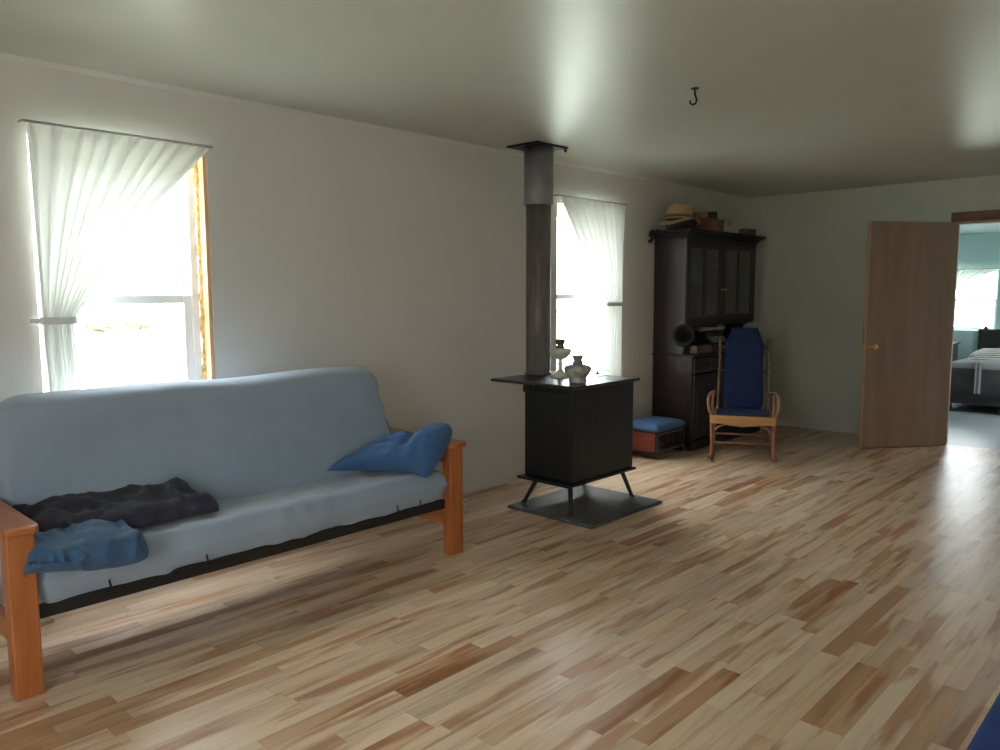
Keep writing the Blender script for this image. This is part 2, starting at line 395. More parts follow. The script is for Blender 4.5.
# ------------------------------------------------------------------ curtains
def sheer(name, label, ytop, ytie, ybot, z0, ztie, zb, tieback, n=150, folds=10, xw=.05, f=None, grp=None, sag=.05):
    """curtain gathered to one side by a tieback. ytop/ytie/ybot = (left,right) spans"""
    f = f or (lambda y, x, z: (x, y, z))
    root = thing(name, label, 'curtain', f((ytop[0]+ytop[1])/2, xw, zb), 0, grp)
    rings = []; rows = 44
    for j in range(rows+1):
        z = z0+(zb-z0)*j/rows
        row = []
        for i in range(n+1):
            s_ = i/n
            if z > ztie:
                t = (z0-z)/(z0-ztie)
                base = ytop[0]+(ytop[1]-ytop[0])*s_; tgt = ytie[0]+(ytie[1]-ytie[0])*s_
                k = t + sag*math.sin(math.pi*t)*(1.0)
                y = base+(tgt-base)*k; amp = .016+.010*t
            else:
                t = (ztie-z)/(ztie-zb); k = min(1, t*1.6); k = k*k*(3-2*k)
                y = ytie[0]+(ytie[1]-ytie[0])*s_; y2 = ybot[0]+(ybot[1]-ybot[0])*s_
                y = y+(y2-y)*k; amp = .022-.010*k
            x = xw+amp*math.sin(s_*folds*2*math.pi+.8*math.sin(s_*17)+1.5*nz((s_*3, z*.25, 0), 2, 4))+.004*nz((s_*9, z, 1), 2)
            if j == 0: x = xw+.006*math.sin(s_*folds*4*math.pi)
            row.append(f(y, x, z))
        rings.append(row)
    mbc = MB().loft(rings, cap=False, closed=False)
    obj('sheer_panel', mbc, M_sheer, root, smooth=True)
    mbc = MB(); y0, y1 = ytop; e = .012
    mbc.tube([f(y0-e, xw, z0+.008), f(y1+e, xw, z0+.008)], .006, 8)
    mbc.tube([f(y0-e, xw, z0+.008), f(y0-e, .002, z0+.008)], .005, 8); mbc.tube([f(y1+e, xw, z0+.008), f(y1+e, .002, z0+.008)], .005, 8)
    obj('curtain_rod', mbc, M_rod, root)
    # tieback band round the gathered cloth, running to a nail in the wall
    mbc = MB(); a, b = (ytie[0], ytie[1]); c = (a+b)/2; hw = abs(b-a)/2+.012
    ring1 = []
    for k in range(24):
        t = 2*math.pi*k/24; ring1.append(f(c+hw*math.cos(t), xw+.042*math.sin(t), 0))
    mbc.loft([[Vector(q)+Vector((0,0,ztie-.016)) for q in ring1], [Vector(q)+Vector((0,0,ztie+.016)) for q in ring1]], cap=False)
    e = a if tieback < c else b
    for dx in (0.0,):
        p = [f(e, xw+.01, ztie+.012), f(tieback, .004, ztie+.008), f(tieback, .004, ztie-.010), f(e, xw+.01, ztie-.014)]
        mbc.add(p, [(0,1,2,3)])
    obj('tieback', mbc, M_tie, root, solid=.003)
    return root
M_rod = mat('grey_white_rod', (.34, .34, .33), .4)
M_tie = mat('white_tieback_cloth', (.75, .76, .80), .9)
sheer('sheer_curtain', 'white sheer curtain tied back to the left on the window above the futon', (-6.945, -6.115), (-6.925, -6.80), (-6.915, -6.785), 2.155, 1.30, .72, -6.965)
sheer('sheer_curtain', 'white sheer curtain tied back to the right on the window behind the woodstove', (-3.30, -2.395), (-2.68, -2.455), (-2.72, -2.43), 2.165, 1.325, .68, -2.375, folds=9, sag=-.02)
sheer('sheer_curtain', 'white sheer curtain on the bedroom window seen through the doorway', (.70, 1.60), (.74, .86), (.72, .90), 1.725, 1.285, .95, .69,
      f=lambda y, x, z: (y, 4-x, z), folds=12)

# ------------------------------------------------------------------ futon sofa
FL, FR = -7.33, -5.17      # outer faces of the arms
fut = thing('futon_sofa', 'full size futon sofa with orange wooden arms and pale blue slipcover under the window', 'sofa', (.48, (FL+FR)/2, 0))
def arm(y0, y1, inner):
    top = MB(); pr = []
    # arm board with rounded front corners
    xa, xb = .02, .935; r = .03
    poly = [(xa, y0-.012), (xb-r, y0-.012)]+[(xb-r+r*math.sin(t), y0-.012+r-r*math.cos(t)) for t in (.4, .8, 1.2)]+[(xb, y0-.012+r)]
    poly += [(xb, y1+.012-r)]+[(xb-r+r*math.cos(t), y1+.012-r+r*math.sin(t)) for t in (.4, .8, 1.2)]+[(xb-r, y1+.012), (xa, y1+.012)]
    top.prism(poly, (.592, .622), lambda a, b, e: (a, b, e))
    A = obj('arm_rest', top, M_orange, fut, bevel=.008)
    for (x0, x1) in ((.835, .905), (.06, .13)):
        leg = MB(); leg.box((x0, y0, 0), (x1, y1, .592)); obj('leg', leg, M_orangez, fut, bevel=.008)
    ra = MB(); ym = (y0+y1)/2; ra.box((.13, ym-.014, .50), (.835, ym+.014, .592)); obj('arm_rail', ra, M_orange, fut, bevel=.004)
    ra = MB(); ra.box((.13, ym-.014, .15), (.835, ym+.014, .235)); obj('stretcher', ra, M_orange, fut, bevel=.004)
arm(FL, FL+.092, 1); arm(FR-.092, FR, -1)
fr = MB(); ya, yb = FL+.097, FR-.097
fr.box((.835, ya, .258), (.862, yb, .308)); fr.box((.43, ya, .235), (.46, yb, .275))
for yy in (ya, yb-.03, (ya+yb)/2-.015): fr.box((.44, yy, .262), (.835, yy+.03, .285))
obj('seat_frame', fr, M_blackm, fut, bevel=.004)
for i in range(11):
    yy = ya+.08+(yb-ya-.2)*i/10
    s_ = MB(); s_.box((.46, yy, .285), (.835, yy+.045, .295)); obj('slat', s_, M_blackm, fut)
fr = MB(); fr.tube([(.40, ya+.05, .26), (.185, ya+.05, .84), (.185, yb-.05, .84), (.40, yb-.05, .26)], .012, 8); obj('back_frame', fr, M_blackm, fut, smooth=True)
# mattress: folded slab lofted along y
HT = .086
def centre(n=46):
    P0 = Vector((.885, .388)); P1 = Vector((.52, .368)); P2 = Vector((.388, .46)); P3 = Vector((.305, 1.008))
    pts = []
    for i in range(16): pts.append(P0.lerp(P1, i/16))
    for i in range(10):
        t = i/10; B = Vector((.405, .335)); pts.append(P1*(1-t)**2+B*2*t*(1-t)+P2*t*t)
    for i in range(21): pts.append(P2.lerp(P3, i/20))
    return pts
CP = centre()
def slab(y, th, shrink, sagf):
    pts = CP; n = len(pts); up_ = []; dn = []
    tot = 0
    cs = [0]
    for i in range(1, n): tot += (pts[i]-pts[i-1]).length; cs.append(tot)
    for i, p in enumerate(pts):
        t = (pts[min(i+1, n-1)]-pts[max(i-1, 0)]).normalized(); nn = Vector((t.y, -t.x))   # towards seat top / back front
        e = min(cs[i], tot-cs[i]); f_ = 1.0
        R_ = .075
        if e < R_: f_ = math.sqrt(max(0, 1-((R_-e)/R_)**2.6)) if e > 0 else .0
        h = th*max(f_, .0)
        up_.append(p+nn*h); dn.append(p-nn*h)
    ring = up_+dn[::-1][0:]
    return ring
mm = MB(); rings = []; NY = 96; Y0, Y1 = -7.235, -5.245
for k in range(NY+1):
    s_ = k/NY; y = Y0+(Y1-Y0)*(.5-.5*math.cos(math.pi*s_)) if False else Y0+(Y1-Y0)*s_
    e = min(y-Y0, Y1-y); R_ = .055
    f_ = math.sqrt(max(.0, 1-max(0, (R_-e)/R_)**2.2))
    ring = slab(y, HT*max(f_, .02), 0, 0)
    out = []
    nR = len(ring)
    for i, q in enumerate(ring):
        inset = (1-f_)*.05
        c = Vector((.35, .5)); 
        x, z = q.x, q.y
        if z > .6 and e < .15: z -= (.15-math.sqrt(max(0, .15**2-(.15-e)**2)))*min(1, (z-.6)/.3)*.9
        yy_ = y-(.075 if y > -6 else 0)*min(1, max(0, (z-.5)/.35))*max(0, 1-(Y1-y)/.5)
        out.append((x, yy_, z))
    rings.append(out)
mm.loft(rings)
def wr(q):
    x, y, z = q
    back = z > .50 and x < .50
    d = .010*nz((x*1.2, y*1.6, z*1.2), 2.2, 1)+.006*nz((x*2, y*1.2, z*4), 4, 2)
    dz = .016*nz((0, y, 0), 2.0, 5) if z > .85 else 0
    # diagonal pull folds of the loose cover
    fold = .004*nz((x, y*.5, z*2), 9, 21)+.012*math.sin(22*(z*1.1+y*.30)+4*nz((x, y, z), 1.6, 4))*(.4+abs(nz((x, y, z), 2, 12))) if back else .0035*nz((x, y, z), 14, 22)+.007*math.sin(48*(y*.8+x*.6)+6*nz((x, y, z), 2.5, 7))*(.3+1.4*abs(nz((x, y, z), 3, 13)))
    # long shallow crease on the left half of the back
    if back:
        u_ = (y+7.2)/1.0; zc = .80-.10*u_+.035*u_*u_
        if 0.1 < u_ < 1.9: fold -= .009*math.exp(-((z-zc)/.014)**2)*min(1, (u_-.1)*4)
        return (d+fold, 0, dz)
    if x > .80:
        return (d*1.2+fold, 0, -.012 if z < .34 and nz((0, y, 0), 3, 9) > 0 else .004)
    return (d*.4, 0, d+fold*.7)
mm.disp(wr)
obj('mattress', mm, M_slip, fut, smooth=True, sub=1)
for yy in (-7.0, -6.62, -5.62, -5.47):
    b = MB(); b.tube([(.893, yy, .35), (.897, yy+.003, .325), (.868, yy+.004, .295)], .004, 6); obj('cover_tie', b, M_blackm, fut)

# slab of jacket and cloth lying on the seat
def lump(y0, y1, prof, amp, seed, ny=60, R_=.07, creases=(), jitter=0):
    """closed profile (x,z) lofted along y with rounded ends and cloth folds"""
    m_ = MB(); rings = []
    pr = [Vector(p) for p in prof]; n = len(pr)
    # resample smooth
    P_ = []
    for i in range(n):
        a, b, c, d = pr[i-1], pr[i], pr[(i+1) % n], pr[(i+2) % n]
        for t in (0, .25, .5, .75):
            P_.append(.5*((2*b)+(c-a)*t+(2*a-5*b+4*c-d)*t*t+(3*b-a-3*c+d)*t**3))
    cx = sum((p.x for p in P_))/len(P_); cz = sum((p.y for p in P_))/len(P_)
    zmin = min(p.y for p in P_)
    for k in range(ny+1):
        s_ = k/ny; y = y0+(y1-y0)*s_; e = min(s_, 1-s_)*abs(y1-y0)
        f_ = math.sqrt(max(.002, 1-max(0, (R_-e)/R_)**2))
        r = []
        for p in P_:
            x = cx+(p.x-cx)*(.55+.45*f_); z = zmin+(p.y-zmin)*f_
            d = amp*nz((x, y, z), 7, seed)+amp*.6*nz((x, y, z), 16, seed+1)+amp*.9*abs(nz((x*.6, y, z*.6), 9, seed+2))
            dx = (x-cx); dz = (z-zmin); l = max(.001, math.hypot(dx, dz))
            if z-zmin > .012: x += dx/l*d; z += abs(dz/l)*d
            r.append((x, y+jitter*nz((x, y, z), 5, seed+4), z))
        rings.append(r)
    return m_.loft(rings)
def folds(x, y, z, seed, f1, f2):
    n1 = nz((x, y, z), f1, seed); n2 = nz((x*1.3, y, z*1.3), f2, seed+3)
    return (1-abs(n1)*2.2)*.6+(1-abs(n2)*2.0)*.4-.4
j = lump(-7.25, -6.50, [(.44, .462), (.72, .476), (.775, .50), (.72, .545), (.60, .565), (.48, .58), (.425, .54)], .012, 2, ny=110, R_=.06, jitter=.05)
def peak(q):
    x, y, z = q
    if z < .49: return (0, 0, 0)
    g = math.exp(-((y+6.70)/.045)**2-((x-.56)/.11)**2); f_ = folds(x, y*.8, z, 3, 7, 17)*.045
    return (f_*.5 if x > .7 else 0, 0, (.015*g+f_)*min(1, (z-.49)/.03))
j.disp(peak)
jk = obj('jacket', j, M_navy, None, smooth=True, sub=1)
tag(jk, 'crumpled dark navy jacket lying across the left end of the futon seat', 'jacket')
bl = lump(-7.285, -6.865, [(.66, .492), (.86, .488), (.905, .46), (.912, .415), (.945, .405), (.972, .44), (.958, .492), (.88, .525), (.76, .532), (.66, .525)], .010, 6, ny=90, R_=.045, jitter=.02)
def bf(q):
    x, y, z = q
    if x < .90 and z < .50: return (0, 0, 0)
    f_ = folds(x, y*1.4, z, 11, 6, 13)*.034
    return (f_*.8 if x > .9 else 0, 0, f_ if z > .46 else .4*f_+.05*max(0, min(1, (-7.0-y)/.25)))
bl.disp(bf)
bt = obj('folded_blanket', bl, M_denim, None, smooth=True, sub=1)
tag(bt, 'blue folded cloth draped over the front left corner of the futon seat', 'blanket')

# pillow bent up over the right arm
def pillow():
    nu, nv = 44, 44
    A, B_, C_, D = Vector((.47, -5.76, .485)), Vector((.44, -5.37, .545)), Vector((.87, -5.185, .72)), Vector((.905, -5.43, .462))
    nrm = Vector((.45, -.55, .75)).normalized()
    V = []; F = []; idx = {}
    for side in (1, -1):
        for i in range(nu+1):
            for jv in range(nv+1):
                u, v = i/nu, jv/nv; a, b = 2*u-1, 2*v-1
                # edges pulled in between the corners
                uu = .5+(u-.5)*(1-.10*(1-b*b)); vv = .5+(v-.5)*(1+(.10 if v > .5 else -.06)*(1-a*a))
                c = (A*(1-uu)+B_*uu)*(1-vv)+(D*(1-uu)+C_*uu)*vv
                if a > -.2: c = c.lerp((A+B_+C_+D)/4, .13*(a*b)**4*(1 if b > 0 or a > .5 else .5))
                th = ((1-abs(a)**3.4)*(1-abs(b)**3.4))**.52
                bulge = .135 if side > 0 else .030
                q = c+nrm*(side*th*bulge)
                if side > 0:
                    q -= nrm*.062*math.exp(-((v-.56-.14*(1-u))/.05)**2)*max(0, u-.05)**.8      # pinch where it climbs the arm
                    q += nrm*.014*nz(c, 9, 3)*th+nrm*.010*(1-2*abs(nz(c, 14, 7)))*th
                    q -= nrm*.018*math.exp(-((u-.5-.35*(v-.3))/.03)**2)*(v < .6)*th
                q.z = max(q.z, .488-.6*max(0, q.x-.84)) if q.y < -5.27 else max(q.z, .625)
                idx[(side, i, jv)] = len(V); V.append(q)
    for side in (1, -1):
        for i in range(nu):
            for jv in range(nv):
                f_ = [idx[(side, i, jv)], idx[(side, i+1, jv)], idx[(side, i+1, jv+1)], idx[(side, i, jv+1)]]
                F.append(tuple(f_ if side < 0 else f_[::-1]))
    for i in range(nu):
        for jv in (0, nv): F.append((idx[(1, i, jv)], idx[(-1, i, jv)], idx[(-1, i+1, jv)], idx[(1, i+1, jv)]))
    for jv in range(nv):
        for i in (0, nu): F.append((idx[(1, i, jv)], idx[(-1, i, jv)], idx[(-1, i, jv+1)], idx[(1, i, jv+1)]))
    return MB().add(V, F)
pi_ = obj('pillow', pillow(), M_pillow, None, smooth=True, sub=1)
tag(pi_, 'soft blue pillow slumped over the right arm of the futon', 'pillow')
mb = MB(); mb.prism([(.19, -7.10), (.27, -7.085), (.265, -7.02), (.20, -7.03)], (.0005, .016), lambda a, b, e: (a, b, e))
tag(obj('wood_offcut', mb, M_luanedge, bevel=.002), 'small pale wood offcut on the floor under the left end of the futon', 'wood scrap')

# ------------------------------------------------------------------ woodstove
mb = MB(); mb.box((.48, -4.365, 0), (1.175, -3.565, .020))
pad = tag(obj('hearth_board', mb, M_pad, bevel=.008), 'square dark slate hearth board on the floor under the woodstove', 'hearth')
pad.rotation_euler.z = math.radians(0)
st = thing('woodstove', 'black steel woodstove on four splayed legs between the two windows', 'stove', (.73, -3.92, .022))
mb = MB(); mb.box((.530, -4.247, .218), (.935, -3.575, .8195)); obj('body', mb, M_stove, st, bevel=.006)
mb = MB(); mb.box((.235, -4.268, .820), (.975, -3.555, .840)); obj('top_plate', mb, M_stovetop, st, bevel=.007)
mb = MB()
mb.prism([(.515, -4.31), (.955, -4.31), (.955, -3.56), (.515, -3.56)], (.200, .218), lambda a, b, e: (a, b, e)); obj('bottom_plate', mb, M_stove, st, bevel=.005)
mb = MB(); mb.box((.49, -4.22, .765), (.529, -3.60, .819)); obj('rear_heat_shield', mb, M_stove, st, bevel=.003)
vm = mat('vent_black', (.002, .002, .002), .9)
for i in range(9):
    x = .575+i*.038; mb = MB(); mb.box((x, -4.2495, .782), (x+.020, -4.2465, .800)); obj('vent_slot', mb, vm, st)
for (a, b, c, d) in ((.60, -4.19, .514, -4.235), (.88, -4.20, .947, -4.275), (.885, -3.64, .964, -3.62), (.60, -3.64, .508, -3.577)):
    mb = MB(); mb.tube([(a, b, .20), (c, d, .0225)], [.016, .013], 10); mb.tube([(c, d, .0222), (c, d, .030)], .018, 12); obj('leg', mb, M_stove, st)
pp = thing('stovepipe', 'dark round stovepipe with paler grey collar rising from stove to ceiling', 'stovepipe', (.285, -3.825, .84))
mb = MB(); mb.lathe((.285, -3.825, .8405), [(.094, 0), (.094, .012), (.088, .013), (.088, .62), (.0895, .622), (.0895, .634), (.088, .636), (.088, 1.215)], 36); obj('lower_pipe', mb, M_pipe, pp, smooth=False)
mb = MB(); mb.lathe((.285, -3.825, 2.035), [(.100, 0), (.103, .004), (.103, .390)], 36); obj('upper_collar', mb, M_collar, pp)
mb = MB(); mb.box((.13, -3.99, 2.427), (.41, -3.65, 2.4395)); obj('ceiling_plate', mb, M_stove, pp, bevel=.003)
for q in list(pp.children):
    if q.name.startswith(('lower', 'upper')):
        for pl in q.data.polygons: pl.use_smooth = len(pl.vertices) == 4
mb = MB(); mb.lathe((.395, -3.665, 2.405), [(.010, 0), (.010, .02), (.006, .021)], 10); obj('bolt', mb, M_stove, pp)

M_lampg = glass_mat('lamp_glass', (.86, .93, .90), .08)
M_greeng = glass_mat('green_lamp_glass', (.72, .85, .78), .14)
M_greeng = sheer_mat('milky_green_glass', (.66, .70, .54), .05)
M_oldbrass = mat('tarnished_burner', (.16, .11, .06), .5, metal=.5)
M_chim = glass_mat('lamp_chimney_glass', (.93, .95, .96), .05)
M_jar = mat('grey_glazed_font', (.42, .42, .36), .25, var=.3, scale=25)
zt = .8405
lb = thing('oil_lamp', 'green glass pedestal oil lamp beside the stovepipe on the stove', 'lamp', (.545, -3.895, zt))
cx, cy = .545, -3.895
mb = MB(); mb.lathe((cx, cy, zt), [(.072, 0), (.074, .006), (.060, .020), (.030, .036), (.015, .055), (.013, .080), (.020, .092), (.014, .104), (.014, .122)], 30); obj('foot', mb, M_greeng, lb, smooth=True)
mb = MB(); mb.lathe((cx, cy, zt+.122), [(.014, 0), (.040, .010), (.066, .032), (.076, .056), (.074, .072), (.030, .080)], 30); obj('font', mb, M_greeng, lb, smooth=True)
mb = MB(); mb.lathe((cx, cy, zt+.201), [(.028, 0), (.028, .012), (.020, .020), (.030, .032), (.034, .052), (.024, .062)], 20); mb.tube([(cx+.02, cy-.02, zt+.226), (cx+.05, cy-.04, zt+.226)], .003, 8)
mb.lathe((cx+.05, cy-.04, zt+.226), [(.010, -.002), (.010, .002)], 12, axis=(1, -.7, 0)); obj('burner', mb, M_oldbrass, lb, smooth=True)
mb = MB(); mb.lathe((cx, cy, zt+.262), [(.026, 0), (.040, .035), (.042, .055), (.030, .095), (.024, .16), (.026, .20)], 28, cap=False); obj('chimney', mb, M_chim, lb, smooth=True)
lf = thing('oil_lamp', 'squat grey round oil lamp with glass chimney at front of the stove top', 'lamp', (.84, -4.08, zt))
cx, cy = .84, -4.08
mb = MB(); prof = [(.052, 0), (.057, .006), (.055, .024), (.052, .030), (.058, .044), (.080, .072), (.087, .090), (.078, .108), (.050, .118), (.034, .122)]
mb.lathe((cx, cy, zt), prof, 40)
c0 = Vector((cx, cy, 0))
def flute(q):
    a = math.atan2(q.y-cy, q.x-cx); r = math.hypot(q.x-cx, q.y-cy); k = .05*math.cos(10*a)*(1 if zt+.03 < q.z < zt+.11 else .3)
    return ((q.x-cx)*k, (q.y-cy)*k, 0)
mb.disp(flute); obj('font', mb, M_jar, lf, smooth=True)
mb = MB(); mb.lathe((cx, cy, zt+.1225), [(.034, 0), (.034, .014), (.024, .020), (.030, .034), (.037, .050), (.028, .056)], 20); mb.tube([(cx+.02, cy-.02, zt+.145), (cx+.052, cy+.0, zt+.145)], .003, 8)
obj('burner', mb, M_collar, lf, smooth=True)
mb = MB(); mb.lathe((cx, cy, zt+.179), [(.025, 0), (.035, .03), (.033, .05), (.022, .08), (.018, .13)], 28, cap=False); obj('chimney', mb, M_chim, lf, smooth=True)
sd = thing('rod_stand', 'thin upright metal rod on a round clear saucer at the right of the stove top', 'stand', (.645, -3.60, zt))
mb = MB(); mb.lathe((.645, -3.60, zt), [(.045, 0), (.09, .010), (.094, .014), (.088, .013), (.04, .006)], 36); obj('saucer', mb, M_chim, sd, smooth=True)
mb = MB(); mb.lathe((.645, -3.60, zt+.006), [(.016, 0), (.014, .010), (.006, .014), (.0045, .02), (.0045, .475)], 12); obj('rod', mb, M_collar, sd)

# ------------------------------------------------------------------ hutch against the left wall
hu = thing('hutch', 'tall dark mahogany hutch with glass doors against the left wall', 'cabinet', (.22, -1.18, 0))
h0, h1 = -1.87, -.50; XD, XU = .43, .335; zl = .87; zu0, zu1 = 1.135, 1.905
# lower case
mb = MB(); mb.box((.005, h0+.004, .0), (XD-.018, h0+.028, zl-.025)); obj('side_panel', mb, M_dark, hu, bevel=.002)
mb = MB(); mb.box((.005, h1-.028, .0), (XD-.018, h1-.004, zl-.025)); obj('side_panel', mb, M_dark, hu, bevel=.002)
mb = MB(); mb.box((.005, h0+.03, .06), (.02, h1-.03, zl-.025)); mb.box((.02, h0+.03, .06), (XD-.02, h1-.03, .08)); obj('back_panel', mb, M_dark, hu)
mb = MB(); mb.box((.03, h0-.008, 0), (XD-.0, h0+.003, .08)); mb.box((XD-.017, h0-.008, 0), (XD+.004, h1+.008, .08)); obj('plinth', mb, M_darkh, hu, bevel=.004)
mb = MB(); mb.box((.004, h0-.012, zl-.024), (XD+.012, h1+.012, zl)); obj('counter', mb, M_darkh, hu, bevel=.006)
# drawers over doors
yy = [h0+.004, h0+.46, h0+.91, h1-.004]
for i in range(3):
    a, b = yy[i]+.012, yy[i+1]-.012
    mb = MB(); mb.box((XD-.016, a, .70), (XD+.004, b, .835)); dr = obj('drawer', mb, M_darkh, hu, bevel=.005)
    mb = MB(); mb.lathe((XD+.004, (a+b)/2, .767), [(.006, 0), (.006, .012), (.014, .016), (.012, .026)], 14, axis=(1,0,0)); obj('knob', mb, M_dark, dr, smooth=True)
    mb = MB(); mb.box((XD-.016, a, .10), (XD+.000, b, .685)); mb.box((XD, a+.05, .15), (XD+.005, b-.05, .635)); dr = obj('door', mb, M_darkh, hu, bevel=.005)
    mb = MB(); mb.lathe((XD+.004, b-.03, .42), [(.006, 0), (.006, .012), (.014, .016), (.012, .026)], 14, axis=(1,0,0)); obj('knob', mb, M_dark, dr, smooth=True)
# upper case: side panels with a scooped cut-out beside the open niche
sc = [(.006, zl+.001), (.20, zl+.001), (.235, .93), (.20, .98), (.225, 1.09), (XU, zu0+.01), (XU, zu1), (.006, zu1)]
scl = [(.006, zl+.001), (XU-.015, zl+.001), (XU-.005, .93), (XU-.015, .99), (XU-.002, 1.04), (XU, zu0+.01), (XU, zu1), (.006, zu1)]
mb = MB(); mb.prism(scl, (h0, h0+.024), lambda a, b, e: (a, e, b)); obj('side_panel', mb, M_dark, hu, bevel=.002)
mb = MB(); mb.prism(sc, (h1-.024, h1), lambda a, b, e: (a, e, b)); obj('side_panel', mb, M_dark, hu, bevel=.002)
mb = MB(); mb.box((.006, h0+.025, zl+.001), (.018, h1-.16, zu1)); mb.box((.006, h1-.16, zu0), (.018, h1-.025, zu1)); obj('back_panel', mb, M_dark, hu)
mb = MB(); mb.box((.02, h0+.026, zu0), (XU-.022, h1-.026, zu0+.022)); obj('shelf', mb, M_darkh, hu)
mb = MB(); mb.box((.02, h0+.026, 1.46), (XU-.03, h1-.026, 1.478)); obj('shelf', mb, M_darkh, hu)
# scalloped valance below the doors
po = [(h0+.026, zu0+.02), (h0+.026, zu0-.016)]
for i in range(25):
    t = i/24; po.append((h0+.03+(h1-h0-.06)*t, zu0-.012+.006*math.cos(t*6*math.pi)))
po += [(h1-.026, zu0-.016), (h1-.026, zu0+.02)]
mb = MB(); mb.prism(po, (XU-.018, XU-.002), lambda a, b, e: (e, a, b)); obj('valance', mb, M_darkh, hu)
mid_ = (h0+h1)/2
for (a, b, sg) in ((h0+.026, mid_-.003, 1), (mid_+.003, h1-.026, -1)):
    mb = MB(); X0, X1 = XU-.02, XU+.002; z0, z1 = zu0+.025, zu1-.03; s_ = .055; cm = (a+b)/2
    mb.box((X0, a, z0), (X1, a+s_, z1)); mb.box((X0, b-s_, z0), (X1, b, z1)); mb.box((X0, a+s_, z0), (X1, b-s_, z0+s_)); mb.box((X0, a+s_, z1-s_), (X1, b-s_, z1))
    mb.box((X0, cm-.016, z0+s_), (X1, cm+.016, z1-s_))
    d_ = obj('glass_door', mb, M_darkh, hu, bevel=.003)
    for (p, q) in ((a+s_-.003, cm-.013), (cm+.013, b-s_+.003)):
        mb = MB(); mb.box((X0+.008, p, z0+s_-.003), (X0+.011, q, z1-s_+.003)); obj('pane', mb, M_cabglass, d_)
    mb = MB(); kx = b-.03 if sg > 0 else a+.03; mb.lathe((X1, kx, 1.45), [(.005, 0), (.005, .01), (.011, .014), (.009, .022)], 12, axis=(1,0,0)); obj('knob', mb, M_brass, d_)
mb = MB(); mb.box((XU-.018, h0+.026, zu1-.03), (XU, h1-.026, zu1)); obj('top_rail', mb, M_darkh, hu)
# crown moulding stepping outwards
mb = MB()
for (z0, z1, e) in ((zu1, zu1+.022, .012), (zu1+.022, zu1+.040, .030), (zu1+.040, zu1+.055, .052), (zu1+.055, zu1+.078, .072)):
    mb.box((.004, h0-e, z0), (XU+e, h1+e, z1))
obj('crown', mb, M_darkh, hu, bevel=.006)
# crockery and books behind the glass
M_crock = mat('pale_crockery', (.30, .29, .25), .3); M_bk = mat('dull_book_cloth', (.10, .07, .045), .8); M_bk2 = mat('faded_red_book_cloth', (.16, .05, .035), .8)
for k, (yv, zb) in enumerate(((-1.72, 1.098), (-1.45, 1.098), (-1.0, 1.098), (-.72, 1.098), (-1.6, 1.479), (-1.28, 1.479))):
    mb = MB(); mb.lathe((.085, yv, zb+.115), [(.0, -.010), (.05, -.010), (.075, -.002), (.11, .006), (.112, .010), (.07, .002), (.0, -.004)], 30, axis=(1, 0, .22), cap=False)
    tag(obj('plate', mb, M_crock, smooth=True), 'pale plate standing behind the glass doors of the hutch', 'plate', 'plates inside the hutch')
rnd = random.Random(4)
yv = -1.06
for k in range(9):
    wv = .028+rnd.random()*.02; hv = .19+rnd.random()*.07
    mb = MB(); mb.box((.10, yv, 1.4795), (.25, yv+wv, 1.4795+hv))
    tag(obj('book', mb, (M_bk, M_bk2, M_crock)[k % 3], bevel=.003), 'upright book on the upper shelf inside the hutch', 'book', 'books inside the hutch')
    yv += wv+.003

ZT = zu1+.0785
# things on top of the hutch
ty = thing('wicker_basket', 'low dark wicker basket on the left end of the hutch top', 'basket', (.24, -1.82, ZT))
mb = MB(); mb.lathe((.24, -1.82, ZT), [(.10, 0), (.118, .03), (.126, .085), (.118, .085), (.108, .03), (.02, .012)], 30, sx=1.0, sy=1.5); obj('bowl', mb, mat('dark_wicker', (.03, .028, .026), .8, var=.4, scale=60, bump=.5, bscale=90), ty, smooth=True)
pts = [(.24+.122*math.cos(t), -1.82+.183*math.sin(t), ZT+.088) for t in [k*math.pi/14 for k in range(28)]]
mb = MB(); mb.tube(pts, .006, 8, closed=True); obj('rim', mb, M_twigd, ty, smooth=True)
hat = thing('straw_hat', 'tan straw hat resting on the dark basket on top of the hutch', 'hat', (.24, -1.82, ZT+.09))
n = 36; rings = []
for r, z in ((.05, .175), (.10, .165), (.13, .135), (.142, .08), (.146, .045), (.17, .035), (.20, .026), (.225, .030)):
    rings.append([(.24+r*math.cos(2*math.pi*k/n)*.75, -1.84+r*math.sin(2*math.pi*k/n), ZT+.055+z-.055*((r/.22)**2)*(abs(math.sin(2*math.pi*k/n))**2)*(r > .12)) for k in range(n)])
mb = MB().loft(rings, cap=False); 
mb.add([(.24, -1.84, ZT+.228)]+[tuple(q) for q in rings[0]], [(0, i+1, (i+1) % n+1) for i in range(n)])
obj('crown', mb, M_straw, hat, smooth=True, solid=.004)
mb = MB(); rr_ = []
for z in (.048, .072): rr_.append([(.24+.149*math.cos(2*math.pi*k/n)*.75, -1.84+.149*math.sin(2*math.pi*k/n), ZT+.055+z) for k in range(n)])
mb.loft(rr_, cap=False); obj('hat_band', mb, mat('brown_hat_band', (.20, .12, .07), .8), hat, smooth=True, solid=.003)
cols = [('red', (.25, .05, .04)), ('teal', (.04, .16, .16)), ('cream', (.5, .42, .3))]
for k, ((nm, c), dy, dx) in enumerate(zip(cols, (-.11, .10, -.02), (.055, .045, .05))):
    mb = MB(); mb.lathe((.24+dx, -1.82+dy, ZT+.032), [(.004, 0), (.026, .012), (.034, .034), (.026, .056), (.004, .066)], 18)
    mb.disp(lambda q: (0, 0, .006*nz(q, 30))); tag(obj('yarn_ball', mb, mat(nm+'_yarn', c, .95, var=.2, bump=.4), smooth=True), nm+' coloured ball of yarn in the dark basket under the straw hat', 'yarn')
bx = thing('box', 'open reddish brown box on top of the hutch right of the straw hat', 'box', (.27, -1.36, ZT))
M_rb = mat('reddish_brown_board', (.17, .07, .045), .7, var=.15)
